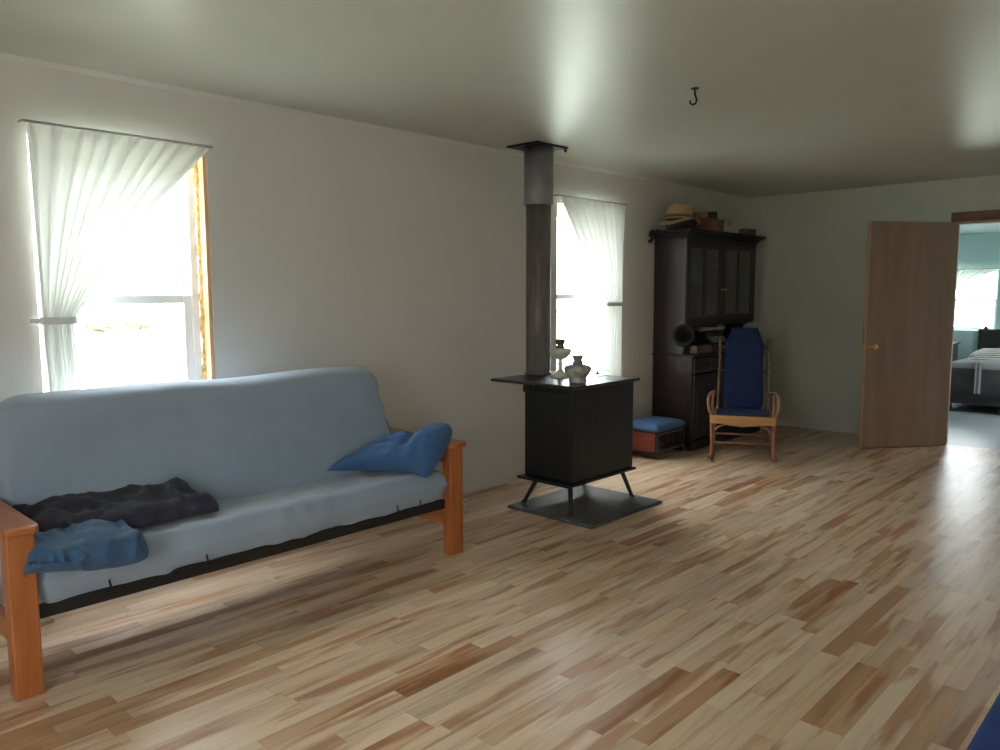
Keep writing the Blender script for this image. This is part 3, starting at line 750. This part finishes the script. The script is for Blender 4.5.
mb = MB(); a, b, c, d = .15, .37, -1.55, -1.27; hgt = .115
mb.box((a, c, ZT), (b, d, ZT+.006)); mb.box((a, c, ZT+.006), (a+.006, d, ZT+hgt)); mb.box((b-.006, c, ZT+.006), (b, d, ZT+hgt)); mb.box((a+.006, c, ZT+.006), (b-.006, c+.006, ZT+hgt)); mb.box((a+.006, d-.006, ZT+.006), (b-.006, d, ZT+hgt))
obj('tray', mb, M_rb, bx)
mb = MB(); mb.prism([(c, ZT+hgt), (c+.004, ZT+hgt), (c-.03, ZT+hgt+.055), (c-.034, ZT+hgt+.055)], (a, b), lambda u, v, e: (e, u, v)); obj('flap', mb, mat('tan_flap', (.33, .2, .12), .7), bx)
mb = MB(); mb.box((.20, -1.47, ZT+.012), (.33, -1.30, ZT+.185)); mb.rot(.12, (.26, -1.38, ZT+.1), 'X')
tag(obj('camera_case', mb, M_blackm, bevel=.012), 'black case poking up out of the reddish brown box on the hutch', 'case')
mb = MB(); mb.box((.20, -1.22, ZT+.001), (.36, -.93, ZT+.060)); tag(obj('carton', mb, mat('pale_carton', (.50, .46, .36), .7, var=.1), bevel=.003), 'low pale carton on the hutch between brown box and round tin', 'box')
mb = MB(); mb.box((.22, -1.18, ZT+.0615), (.34, -1.03, ZT+.130)); mb.rot(.12, (.28, -1.09, ZT+.06), 'Z'); tag(obj('jar_box', mb, mat('tan_carton', (.42, .36, .24), .7, var=.2), bevel=.012), 'small tan box stacked on the low pale carton on the hutch', 'box')
tn = thing('round_tin', 'shallow grey round tin near the right end of the hutch top', 'tin', (.27, -.66, ZT))
mb = MB(); mb.lathe((.27, -.66, ZT), [(.118, 0), (.12, .003), (.12, .062)], 32); obj('tin_body', mb, mat('grey_tin', (.10, .10, .09), .4, metal=.5), tn, smooth=False)
mb = MB(); mb.lathe((.27, -.66, ZT+.0622), [(.124, -.014), (.124, 0), (.098, .005), (.0, .008)], 32, cap=False); obj('lid', mb, mat('tin_lid', (.13, .13, .12), .4, metal=.4), tn, smooth=True)
# curled dark hanger on the wall end of the crown
pts = [(.02+.012*math.sin(t), h0-.085-.028*math.cos(t)*.9, ZT-.055+.050*math.sin(t)) for t in [k*math.pi/12 for k in range(22)]]
mb = MB(); mb.tube(pts, [.010+.004*math.sin(k/22*3.1) for k in range(22)], 8)
mb.tube([pts[0], (.04, h0-.045, ZT-.03), (.05, h0-.03, ZT+.012)], .008, 8)
tag(obj('curled_horn', mb, M_blackm, smooth=True), 'curled dark horn hanging off the left rear end of the hutch crown', 'horn')
# niche contents
ph = thing('phonograph', 'old phonograph with black horn in the niche at the left of the hutch', 'phonograph', (.31, -1.66, zl))
mb = MB(); mb.box((.19, -1.80, zl+.001), (.425, -1.53, zl+.075)); obj('case', mb, wood('reddish_case', (.07, .025, .015), (.11, .045, .03), 'y', 3, .4, .3), ph, bevel=.006)
mb = MB(); mb.tube(bez((.33, -1.66, zl+.076), (.33, -1.66, zl+.13), (.37, -1.76, zl+.16), (.41, -1.95, zl+.165), 8), [.012]*4+[.014, .016, .018, .022, .028], 12); M_matt = mat('matt_black', (.008, .008, .009), .85)
obj('neck', mb, M_matt, ph, smooth=True)
hd = Vector((.25, -.95, .10)).normalized()
mb = MB(); mb.lathe(Vector((.41, -1.95, zl+.165)), [(.024, -.01), (.030, .02), (.045, .06), (.070, .10), (.098, .125), (.100, .128), (.066, .100), (.040, .06), (.020, .02)], 28, axis=hd); obj('horn', mb, M_matt, ph, smooth=True)
mb = MB(); mb.box((.06, -1.51, zl+.001), (.415, -1.08, zl+.050))
tag(obj('wooden_box', mb, wood('brown_case', (.05, .02, .012), (.09, .04, .025), 'y', 3, .4, .3), bevel=.005), 'flat brown wooden box under the typewriter in the hutch niche', 'box')
zl += .0505
tw = thing('typewriter', 'black typewriter with a pale roller in the niche of the hutch', 'typewriter', (.22, -1.33, zl))
mb = MB(); po = [(.17, zl+.001), (.41, zl+.001), (.41, zl+.03), (.33, zl+.085), (.32, zl+.135), (.17, zl+.135)]
mb.prism(po, (-1.48, -1.13), lambda a, b, e: (a, e, b)); obj('body', mb, M_blackm, tw, bevel=.008)
mb = MB(); mb.tube([(.29, -1.50, zl+.158), (.29, -1.10, zl+.158)], .018, 16); obj('roller', mb, mat('pale_roller', (.42, .41, .38), .5), tw, smooth=False)
mb = MB(); mb.tube([(.29, -1.10, zl+.158), (.29, -1.075, zl+.158)], .024, 16); obj('knob', mb, M_crock, tw)
mb = MB(); mb.tube([(.29, -1.525, zl+.158), (.29, -1.50, zl+.158)], .024, 16); obj('knob', mb, M_crock, tw)
mb = MB()
for r_ in range(4):
    for k in range(10):
        yk = -1.44+k*.028+r_*.005; xk = .395-r_*.018; mb.lathe((xk, yk, zl+.042+r_*.0125), [(.009, 0), (.009, .006)], 8)
kk_ = obj('keys', mb, M_crock, tw); kk_['kind'] = 'stuff'
zl -= .0505

# ------------------------------------------------------------------ footstool by the hutch
fs = thing('footstool', 'low rust red wooden footstool with blue cushion left of the hutch', 'footstool', (.25, -2.18, 0))
a, b, c, d = .06, .405, -2.42, -1.955
mb = MB(); mb.prism([(a, .05), (a+.02, .025), (b-.06, .012), (b+.01, .02), (b+.01, .055), (a, .055)], (c-.004, c+.03), lambda u, v, e: (u, e, v)); obj('runner', mb, M_dark, fs, bevel=.004)
mb = MB(); mb.prism([(a, .05), (a+.02, .025), (b-.06, .012), (b+.01, .02), (b+.01, .055), (a, .055)], (d-.03, d+.004), lambda u, v, e: (u, e, v)); obj('runner', mb, M_dark, fs, bevel=.004)
mb = MB(); mb.box((a+.01, c+.008, .056), (b-.022, c+.026, .225)); obj('end_panel', mb, M_rust, fs, bevel=.003)
mb = MB(); mb.box((a+.01, d-.026, .056), (b-.022, d-.008, .225)); obj('end_panel', mb, M_dark, fs, bevel=.003)
mb = MB(); mb.box((a+.01, c+.027, .056), (a+.02, d-.027, .225)); obj('back_panel', mb, M_dark, fs)
mb = MB(); mb.box((a+.021, c+.027, .056), (b-.03, c+.032, .225)); obj('lining', mb, M_dark, fs)
mb = MB(); mb.box((b-.020, c+.006, .056), (b, d-.006, .075)); mb.box((b-.020, c+.006, .200), (b, d-.006, .226))
mb.box((b-.020, c+.006, .075), (b, c+.028, .2)); mb.box((b-.020, d-.028, .075), (b, d-.006, .2)); obj('front_frame', mb, M_dark, fs, bevel=.003)
for k in range(7):
    yk = c+.07+k*(d-c-.14)/6; mb = MB(); mb.lathe((b-.010, yk, .076), [(.006, 0), (.009, .02), (.005, .05), (.011, .064), (.005, .08), (.009, .10), (.006, .123)], 10); obj('spindle', mb, M_dark, fs, smooth=True)
mb = MB(); rings = []
for (e, z) in ((.02, .228), (-.004, .236), (-.012, .256), (-.006, .276), (.02, .294), (.06, .306), (.13, .312)):
    poly = []
    x0, x1, y0, y1 = a+e, b-e, c+e, d-e; r_ = .03
    for (ux, uy, a0) in ((x1-r_, y1-r_, 0), (x0+r_, y1-r_, 1), (x0+r_, y0+r_, 2), (x1-r_, y0+r_, 3)):
        for q in range(5):
            t = (a0+q/4)*math.pi/2; poly.append((ux+r_*math.cos(t), uy+r_*math.sin(t), z))
    rings.append(poly)
mb.loft(rings); obj('cushion', mb, M_ottblue, fs, smooth=True)

# ------------------------------------------------------------------ rocking chair (local: x right, -y towards camera)
rc = thing('rocking_chair', 'bent twig rocking chair with tall blue back cushion in front of hutch', 'rocking chair', (.965, -1.985, 0), math.radians(26.5))
# local frame: x = right, y = backwards (away from camera)
for s_ in (-1, 1):
    X = .245*s_
    pts = [(X*1.05, -.17, .075), (X*1.05, -.13, .045), (X*1.04, -.05, .022), (X*1.02, .12, .0135), (X, .32, .020), (X*.98, .52, .055), (X*.96, .64, .095)]
    P_ = []
    for k in range(len(pts)-1):
        for t in (0, .5): P_.append(Vector(pts[k]).lerp(Vector(pts[k+1]), t))
    P_.append(Vector(pts[-1]))
    mb = MB(); mb.tube(P_, .0135, 10); mb.lathe((X*1.05, -.17, .078), [(.012, -.016), (.020, -.008), (.020, .008), (.010, .016)], 12); obj('rocker', mb, M_twig, rc, local=True, smooth=True)
    mb = MB(); mb.tube(bez((X*1.03, -.03, .03), (X*1.0, -.03, .15), (X*1.02, -.03, .28), (X*1.06, -.02, .40), 8)+bez((X*1.06, -.02, .40), (X*1.22, -.03, .50), (X*1.15, .0, .575), (X*1.02, .08, .575), 10)[1:]+bez((X*1.02, .08, .575), (X*.98, .2, .57), (X*.96, .3, .55), (X*.94, .44, .53), 6)[1:], .0125, 10)
    obj('arm_hoop', mb, M_twig, rc, local=True, smooth=True)
    mb = MB(); mb.tube(bez((X*1.0, -.0, .03), (X*.96, .0, .2), (X*.98, .0, .35), (X*1.0, .02, .45), 8)+bez((X*1.0, .02, .45), (X*1.02, .03, .52), (X*1.0, .10, .55), (X*.98, .16, .55), 6)[1:], .010, 8)
    obj('arm_hoop', mb, M_twig, rc, local=True, smooth=True)
    mb = MB(); mb.tube([(X*.97, .42, .03), (X*.95, .42, .38)], .013, 10); obj('leg', mb, M_twigd, rc, local=True, smooth=True)
    # knobbly back post leaning backwards
    n = 26; P_ = []; rr_ = []
    for k in range(n):
        t = k/(n-1); P_.append((X*(.86-.02*t)+.003*math.sin(k*2.1), .40+.17*t, .36+.64*t)); rr_.append(.0105+.0045*abs(math.sin(k*1.3)))
    mb = MB(); mb.tube(P_, rr_, 8); obj('back_post', mb, M_twigd, rc, local=True, smooth=True)
    for kk, X2 in enumerate((.30, .62)):
        P_ = bez((X*X2*1.0, .41, .37), (X*X2*1.1, .46, .6), (X*X2*1.0, .52, .85), (X*X2*.55, .575, 1.06), 12)
        mb = MB(); mb.tube(P_, .008, 8); obj('back_bow', mb, M_twig, rc, local=True, smooth=True)
mb = MB(); mb.box((-.262, -.045, .322), (.262, -.022, .392)); obj('seat_rail', mb, M_oak, rc, local=True, bevel=.005, label='pale oak front seat rail')
mb = MB(); mb.box((-.25, -.022, .372), (.25, .40, .392)); obj('seat', mb, M_oak, rc, local=True, bevel=.004)
mb = MB(); mb.prism([(-.14, .334), (-.12, .312), (0, .304), (.12, .312), (.14, .334)], (-.04, -.024), lambda u, v, e: (u, e, v)); obj('apron', mb, M_oak, rc, local=True)
mb = MB(); mb.tube(bez((-.235, -.03, .25), (-.18, -.03, .34), (-.05, -.03, .335), (0, -.03, .33), 8)+bez((0, -.03, .33), (.05, -.03, .335), (.18, -.03, .34), (.235, -.03, .25), 8)[1:], .008, 8); obj('front_brace', mb, M_twig, rc, local=True, smooth=True)
mb = MB(); mb.tube([(-.235, .2, .12), (.235, .2, .12)], .009, 8); mb.tube([(-.235, .42, .16), (.235, .42, .16)], .009, 8); obj('stretcher', mb, M_twig, rc, local=True, smooth=True)
mb = MB(); mb.tube([(-.20, .50, .72), (.20, .50, .72)], .010, 8); obj('back_slat', mb, M_twigd, rc, local=True, smooth=True)
mb = MB(); mb.tube([(-.195, .56, .93), (.195, .56, .93)], .010, 8); obj('back_slat', mb, M_twigd, rc, local=True, smooth=True)
mb = MB(); rings = []
for (e, z) in ((.02, .393), (.0, .398), (.0, .404), (.02, .410)):
    rings.append([(-.215+e, -.018+e, z), (.215-e, -.018+e, z), (.215-e, .30-e, z), (-.215+e, .30-e, z)])
mb.loft(rings); obj('seat_cushion', mb, M_bluecush, rc, local=True, smooth=False, bevel=.006)
# tall narrow cushion with clipped shoulders
nu, nv = 34, 16; V = []; F = []; ids = {}
for sd_ in (1, -1):
    for i in range(nu+1):
        for k in range(nv+1):
            t = i/nu; v = 2*k/nv-1
            z = .395+.715*t; yb = .345+.195*t
            hw = .165+.005*math.sin(t*9) if t < .80 else .165-(.055)*(t-.80)/.20
            hw *= (1-.10*max(0, (.12-t)/.12)**2)
            th = .034*((1-abs(v)**4)*(1-abs(2*t-1)**14))**.5
            x = v*hw
            # channel stitching
            th *= 1-.10*(math.cos(t*math.pi*2*7) > .93)
            ids[(sd_, i, k)] = len(V); V.append((x, yb-sd_*th-.02+.004*nz((x, t, 0), 9), z+.004*nz((x, z, 0), 6, 2)))
for sd_ in (1, -1):
    for i in range(nu):
        for k in range(nv):
            f_ = (ids[(sd_, i, k)], ids[(sd_, i, k+1)], ids[(sd_, i+1, k+1)], ids[(sd_, i+1, k)])
            F.append(f_ if sd_ > 0 else f_[::-1])
for i in range(nu):
    for k in (0, nv): F.append((ids[(1, i, k)], ids[(1, i+1, k)], ids[(-1, i+1, k)], ids[(-1, i, k)]))
for k in range(nv):
    for i in (0, nu): F.append((ids[(1, i, k)], ids[(1, i, k+1)], ids[(-1, i, k+1)], ids[(-1, i, k)]))
mb = MB().add(V, F); obj('back_cushion', mb, M_bluecush, rc, local=True, smooth=True, label='dark royal blue padded back cushion')

# ------------------------------------------------------------------ door standing open
hx, hy = 2.030, -.062; lx, ly = 1.500, -.760
ang = math.atan2(ly-hy, lx-hx); Wd = math.hypot(lx-hx, ly-hy)
dr = bpy.data.objects.new('door_1', None); C.objects.link(dr); dr.location = (hx, hy, .008); dr.rotation_euler.z = ang; dr['kind'] = 'structure'; dr['_w'] = (hx, hy, .008)
mb = MB(); mb.box((0, -.0175, 0), (Wd, .0175, 2.035)); obj('door_slab', mb, M_luan, dr, local=True, bevel=.002)
mb = MB(); mb.box((Wd, -.0178, 0), (Wd+.004, .0178, 2.035)); mb.box((Wd-.012, .0175, 0), (Wd+.004, .019, 2.035)); obj('door_edge', mb, M_luanedge, dr, local=True)
for sg in (1, -1):
    mb = MB(); mb.lathe((Wd-.065, .0175*sg, .925), [(.030, 0), (.030, .005), (.012, .010), (.011, .030), (.022, .038), (.027, .052), (.022, .066), (.004, .070)], 22, axis=(0, sg, 0)); obj('door_knob', mb, M_brass, dr, local=True, smooth=True)
mb = MB(); mb.box((Wd+.004, -.011, .895), (Wd+.006, .011, .955)); mb.box((Wd+.006, -.006, .917), (Wd+.016, .006, .933)); obj('latch_plate', mb, M_brass, dr, local=True)
for zz in (.2, 1.0, 1.8):
    mb = MB(); mb.tube([(-.006, -.022, zz), (-.006, -.022, zz+.09)], .006, 10); mb.box((-.003, -.0185, zz), (.03, -.0172, zz+.09)); obj('hinge', mb, M_brass, dr, local=True)

# ------------------------------------------------------------------ ceiling hook
mb = MB(); hx_, hy_ = 1.845, -4.437
mb.lathe((hx_, hy_, H-.0055), [(.020, 0), (.020, .005)], 16)
def cd(s, z): return (hx_+s*rt.x, hy_+s*rt.y, H-z)
mb.tube([cd(0, .004), cd(0, .03), cd(.006, .045), cd(.010, .06), cd(.004, .076), cd(-.012, .082), cd(-.022, .072), cd(-.023, .060)], .0055, 8)
tag(obj('ceiling_hook', mb, M_blackm, smooth=True), 'small black metal hook screwed into the middle of the ceiling', 'hook')

# ------------------------------------------------------------------ blue covered daybed beside the camera
db = thing('daybed', 'low daybed under a royal blue cover at the bottom right corner', 'daybed', (4.1, -6.6, 0))
M_cover = mat('royal_blue_cover', (.012, .045, .20), .85, var=.15, scale=10, bump=.2, bscale=140)
mb = MB(); rings = []
x0, x1, y0, y1 = 3.523, 4.75, -7.55, -5.45
for (e, z) in ((.03, .12), (.012, .16), (.004, .40), (.010, .432), (.03, .448), (.08, .452), (.4, .455)):
    poly = []; r_ = .05
    for (ux, uy, a0) in ((x1-e-r_, y1-e-r_, 0), (x0+e+r_, y1-e-r_, 1), (x0+e+r_, y0+e+r_, 2), (x1-e-r_, y0+e+r_, 3)):
        for q in range(6):
            t = (a0+q/5)*math.pi/2; poly.append((ux+r_*math.cos(t), uy+r_*math.sin(t), z))
    rings.append(poly)
mb.loft(rings); obj('cover', mb, M_cover, db, smooth=True)
for (lx_, ly_) in ((3.62, -7.45), (4.66, -7.45), (3.62, -5.55), (4.66, -5.55)):
    mb = MB(); mb.box((lx_-.03, ly_-.03, 0), (lx_+.03, ly_+.03, .13)); obj('leg', mb, M_orangez, db, bevel=.004)

# ------------------------------------------------------------------ bedroom beyond the doorway
bd = thing('bed', 'bed with dark headboard and striped blanket seen through the doorway', 'bed', (2.2, 3.0, 0))
x0, x1, y0, y1 = 1.42, 2.95, 2.28, 3.93
mb = MB(); mb.box((x0+.02, y0+.04, .10), (x1-.02, y1, .34)); obj('base', mb, M_dark, bd, bevel=.01)
for (lx_, ly_) in ((x0+.06, y0+.08), (x1-.06, y0+.08), (x0+.06, y1-.06), (x1-.06, y1-.06)):
    mb = MB(); mb.box((lx_-.03, ly_-.03, 0), (lx_+.03, ly_+.03, .10)); obj('leg', mb, M_dark, bd)
mb = MB(); mb.box((x0-.0, 3.935, .0), (x1, 3.975, .93)); obj('headboard', mb, M_blackm, bd, bevel=.01, label='black headboard')
M_quilt = mat('dark_grey_quilt', (.05, .045, .045), .9, var=.2, scale=8, bump=.2)
M_top = mat('pale_grey_blanket', (.20, .20, .20), .9, var=.1, scale=8, bump=.2)
mb = MB(); rings = []
for (e, z) in ((.0, .16), (-.012, .30), (.0, .53), (.03, .58), (.1, .60), (.4, .605)):
    poly = []; r_ = .06
    for (ux, uy, a0) in ((x1-e-r_, y1-r_, 0), (x0+e+r_, y1-r_, 1), (x0+e+r_, y0+e+r_, 2), (x1-e-r_, y0+e+r_, 3)):
        for q in range(6):
            t = (a0+q/5)*math.pi/2; poly.append((ux+r_*math.cos(t), uy+r_*math.sin(t), z))
    rings.append(poly)
mb.loft(rings)
for k, f_ in enumerate(mb.f):
    zc = sum(mb.v[i].z for i in f_)/len(f_); mb.mi[k] = 1 if zc > .54 else 0
obj('quilt', mb, [M_quilt, M_top], bd, smooth=True)
mb = MB(); rings = []
for i in range(31):
    y = 2.75+1.13*i/30; zz = .612+.10*math.sin(math.pi*min(1, max(0, (i-4)/26)))
    rings.append([(xx, y, .606 if s == 0 else zz+.012*nz((xx, y, 0), 5)-.08*(max(0, 1-(xx-x0-.05)/.2))**2) for s, xs in ((0, (x1-.1, x0+.12)), (1, [x0+.08+(x1-x0-.2)*k/12 for k in range(13)])) for xx in xs])
m_str = bpy.data.materials.new('striped_blanket'); m_str.use_nodes = True
nt = m_str.node_tree; b_ = nt.nodes['Principled BSDF']; b_.inputs['Roughness'].default_value = .9
tc = nt.nodes.new('ShaderNodeTexCoord'); wv = nt.nodes.new('ShaderNodeTexWave'); wv.bands_direction = 'Y'; wv.inputs['Scale'].default_value = 5
rp = nt.nodes.new('ShaderNodeValToRGB'); e_ = rp.color_ramp.elements; e_[0].color = (.10, .06, .05, 1); e_[1].color = (.42, .40, .36, 1); rp.color_ramp.interpolation = 'CONSTANT'; e_[1].position = .6
q_ = e_.new(.35); q_.color = (.22, .24, .27, 1)
nt.links.new(tc.outputs['Object'], wv.inputs[0]); nt.links.new(wv.outputs[0], rp.inputs[0]); nt.links.new(rp.outputs[0], b_.inputs['Base Color'])
mb.loft(rings); obj('striped_blanket', mb, m_str, bd, smooth=True, label='brown and grey striped blanket')
mb = MB(); mb.loft([[(xx, yy+.006*math.sin(xx*160), zz) for xx in [1.755+.011*k for k in range(7)]] for yy, zz in ((2.262, .24), (2.260, .40), (2.262, .54), (2.285, .600), (2.36, .620), (2.42, .618))], cap=False, closed=False)
tag(obj('towel', mb, M_top, solid=.006), 'narrow pale grey cloth hanging over the foot of the bed', 'cloth')
ns = thing('nightstand', 'small dark nightstand against the bedroom wall left of the bed', 'nightstand', (1.10, 3.7, 0))
mb = MB(); mb.box((.85, 3.5, .12), (1.20, 3.9, .72)); obj('body', mb, M_dark, ns, bevel=.004)
mb = MB(); mb.box((.83, 3.48, .722), (1.22, 3.92, .745)); obj('top', mb, M_dark, ns, bevel=.004)
for (lx_, ly_) in ((.88, 3.53), (1.17, 3.53), (.88, 3.87), (1.17, 3.87)):
    mb = MB(); mb.box((lx_-.02, ly_-.02, 0), (lx_+.02, ly_+.02, .12)); obj('leg', mb, M_dark, ns)
mb = MB(); mb.box((.87, 3.488, .45), (1.18, 3.50, .70)); obj('drawer', mb, M_dark, ns, bevel=.003)
mb = MB(); mb.lathe((1.50, 3.955, .931), [(.022, 0), (.024, .02), (.015, .035)], 16); tag(obj('alarm_clock', mb, M_blackm, smooth=True), 'small dark object standing on the bed headboard below the window', 'ornament')

# ------------------------------------------------------------------ outside
mb = MB(); mb.box((-90, -60, -.75), (60, 90, -.7)); struct('ground', mb, mat('pale_gravel_and_grass', (.42, .45, .36), .9, var=.25, scale=.3))
M_leaf = mat('spring_foliage', (.16, .22, .10), .9, var=.4, scale=2); M_bark = mat('bark', (.12, .09, .07), .9)
rnd = random.Random(8)
import bmesh
def tree(x, y, h, label):
    t = thing('shrub', label, 'shrub', (x, y, -.7), 0, 'shrubs outside')
    mb = MB(); mb.tube([(x, y, -.72), (x+.05, y, -.2)], [.10, .06], 8); obj('stem', mb, M_bark, t)
    bm = bmesh.new()
    bmesh.ops.create_icosphere(bm, subdivisions=4, radius=1)
    mb = MB(); vs = []
    for v in bm.verts:
        d = 1+.35*nz(v.co, 1.8, h)+.22*nz(v.co, 5, h)
        vs.append((x+v.co.x*h*.8*d, y+v.co.y*h*1.05*d, -.7+h*.5+v.co.z*h*.42*d))
    mb.add(vs, [tuple(q.index for q in f.verts) for f in bm.faces]); bm.free()
    obj('crown', mb, M_leaf, t, smooth=False)
for k, (x, y, h) in enumerate(((-44, 8.6, .8), (-46, 11.6, .9), (-45, 14.6, .8), (-46, 54, 1.1))):
    tree(x, y, h, ('distant leafy shrub seen faintly through the lower sash of the window above the futon' if k < 3 else 'distant shrub seen faintly through the window behind the woodstove'))
for o in bpy.data.objects:
    if '_w' in o: del o['_w']
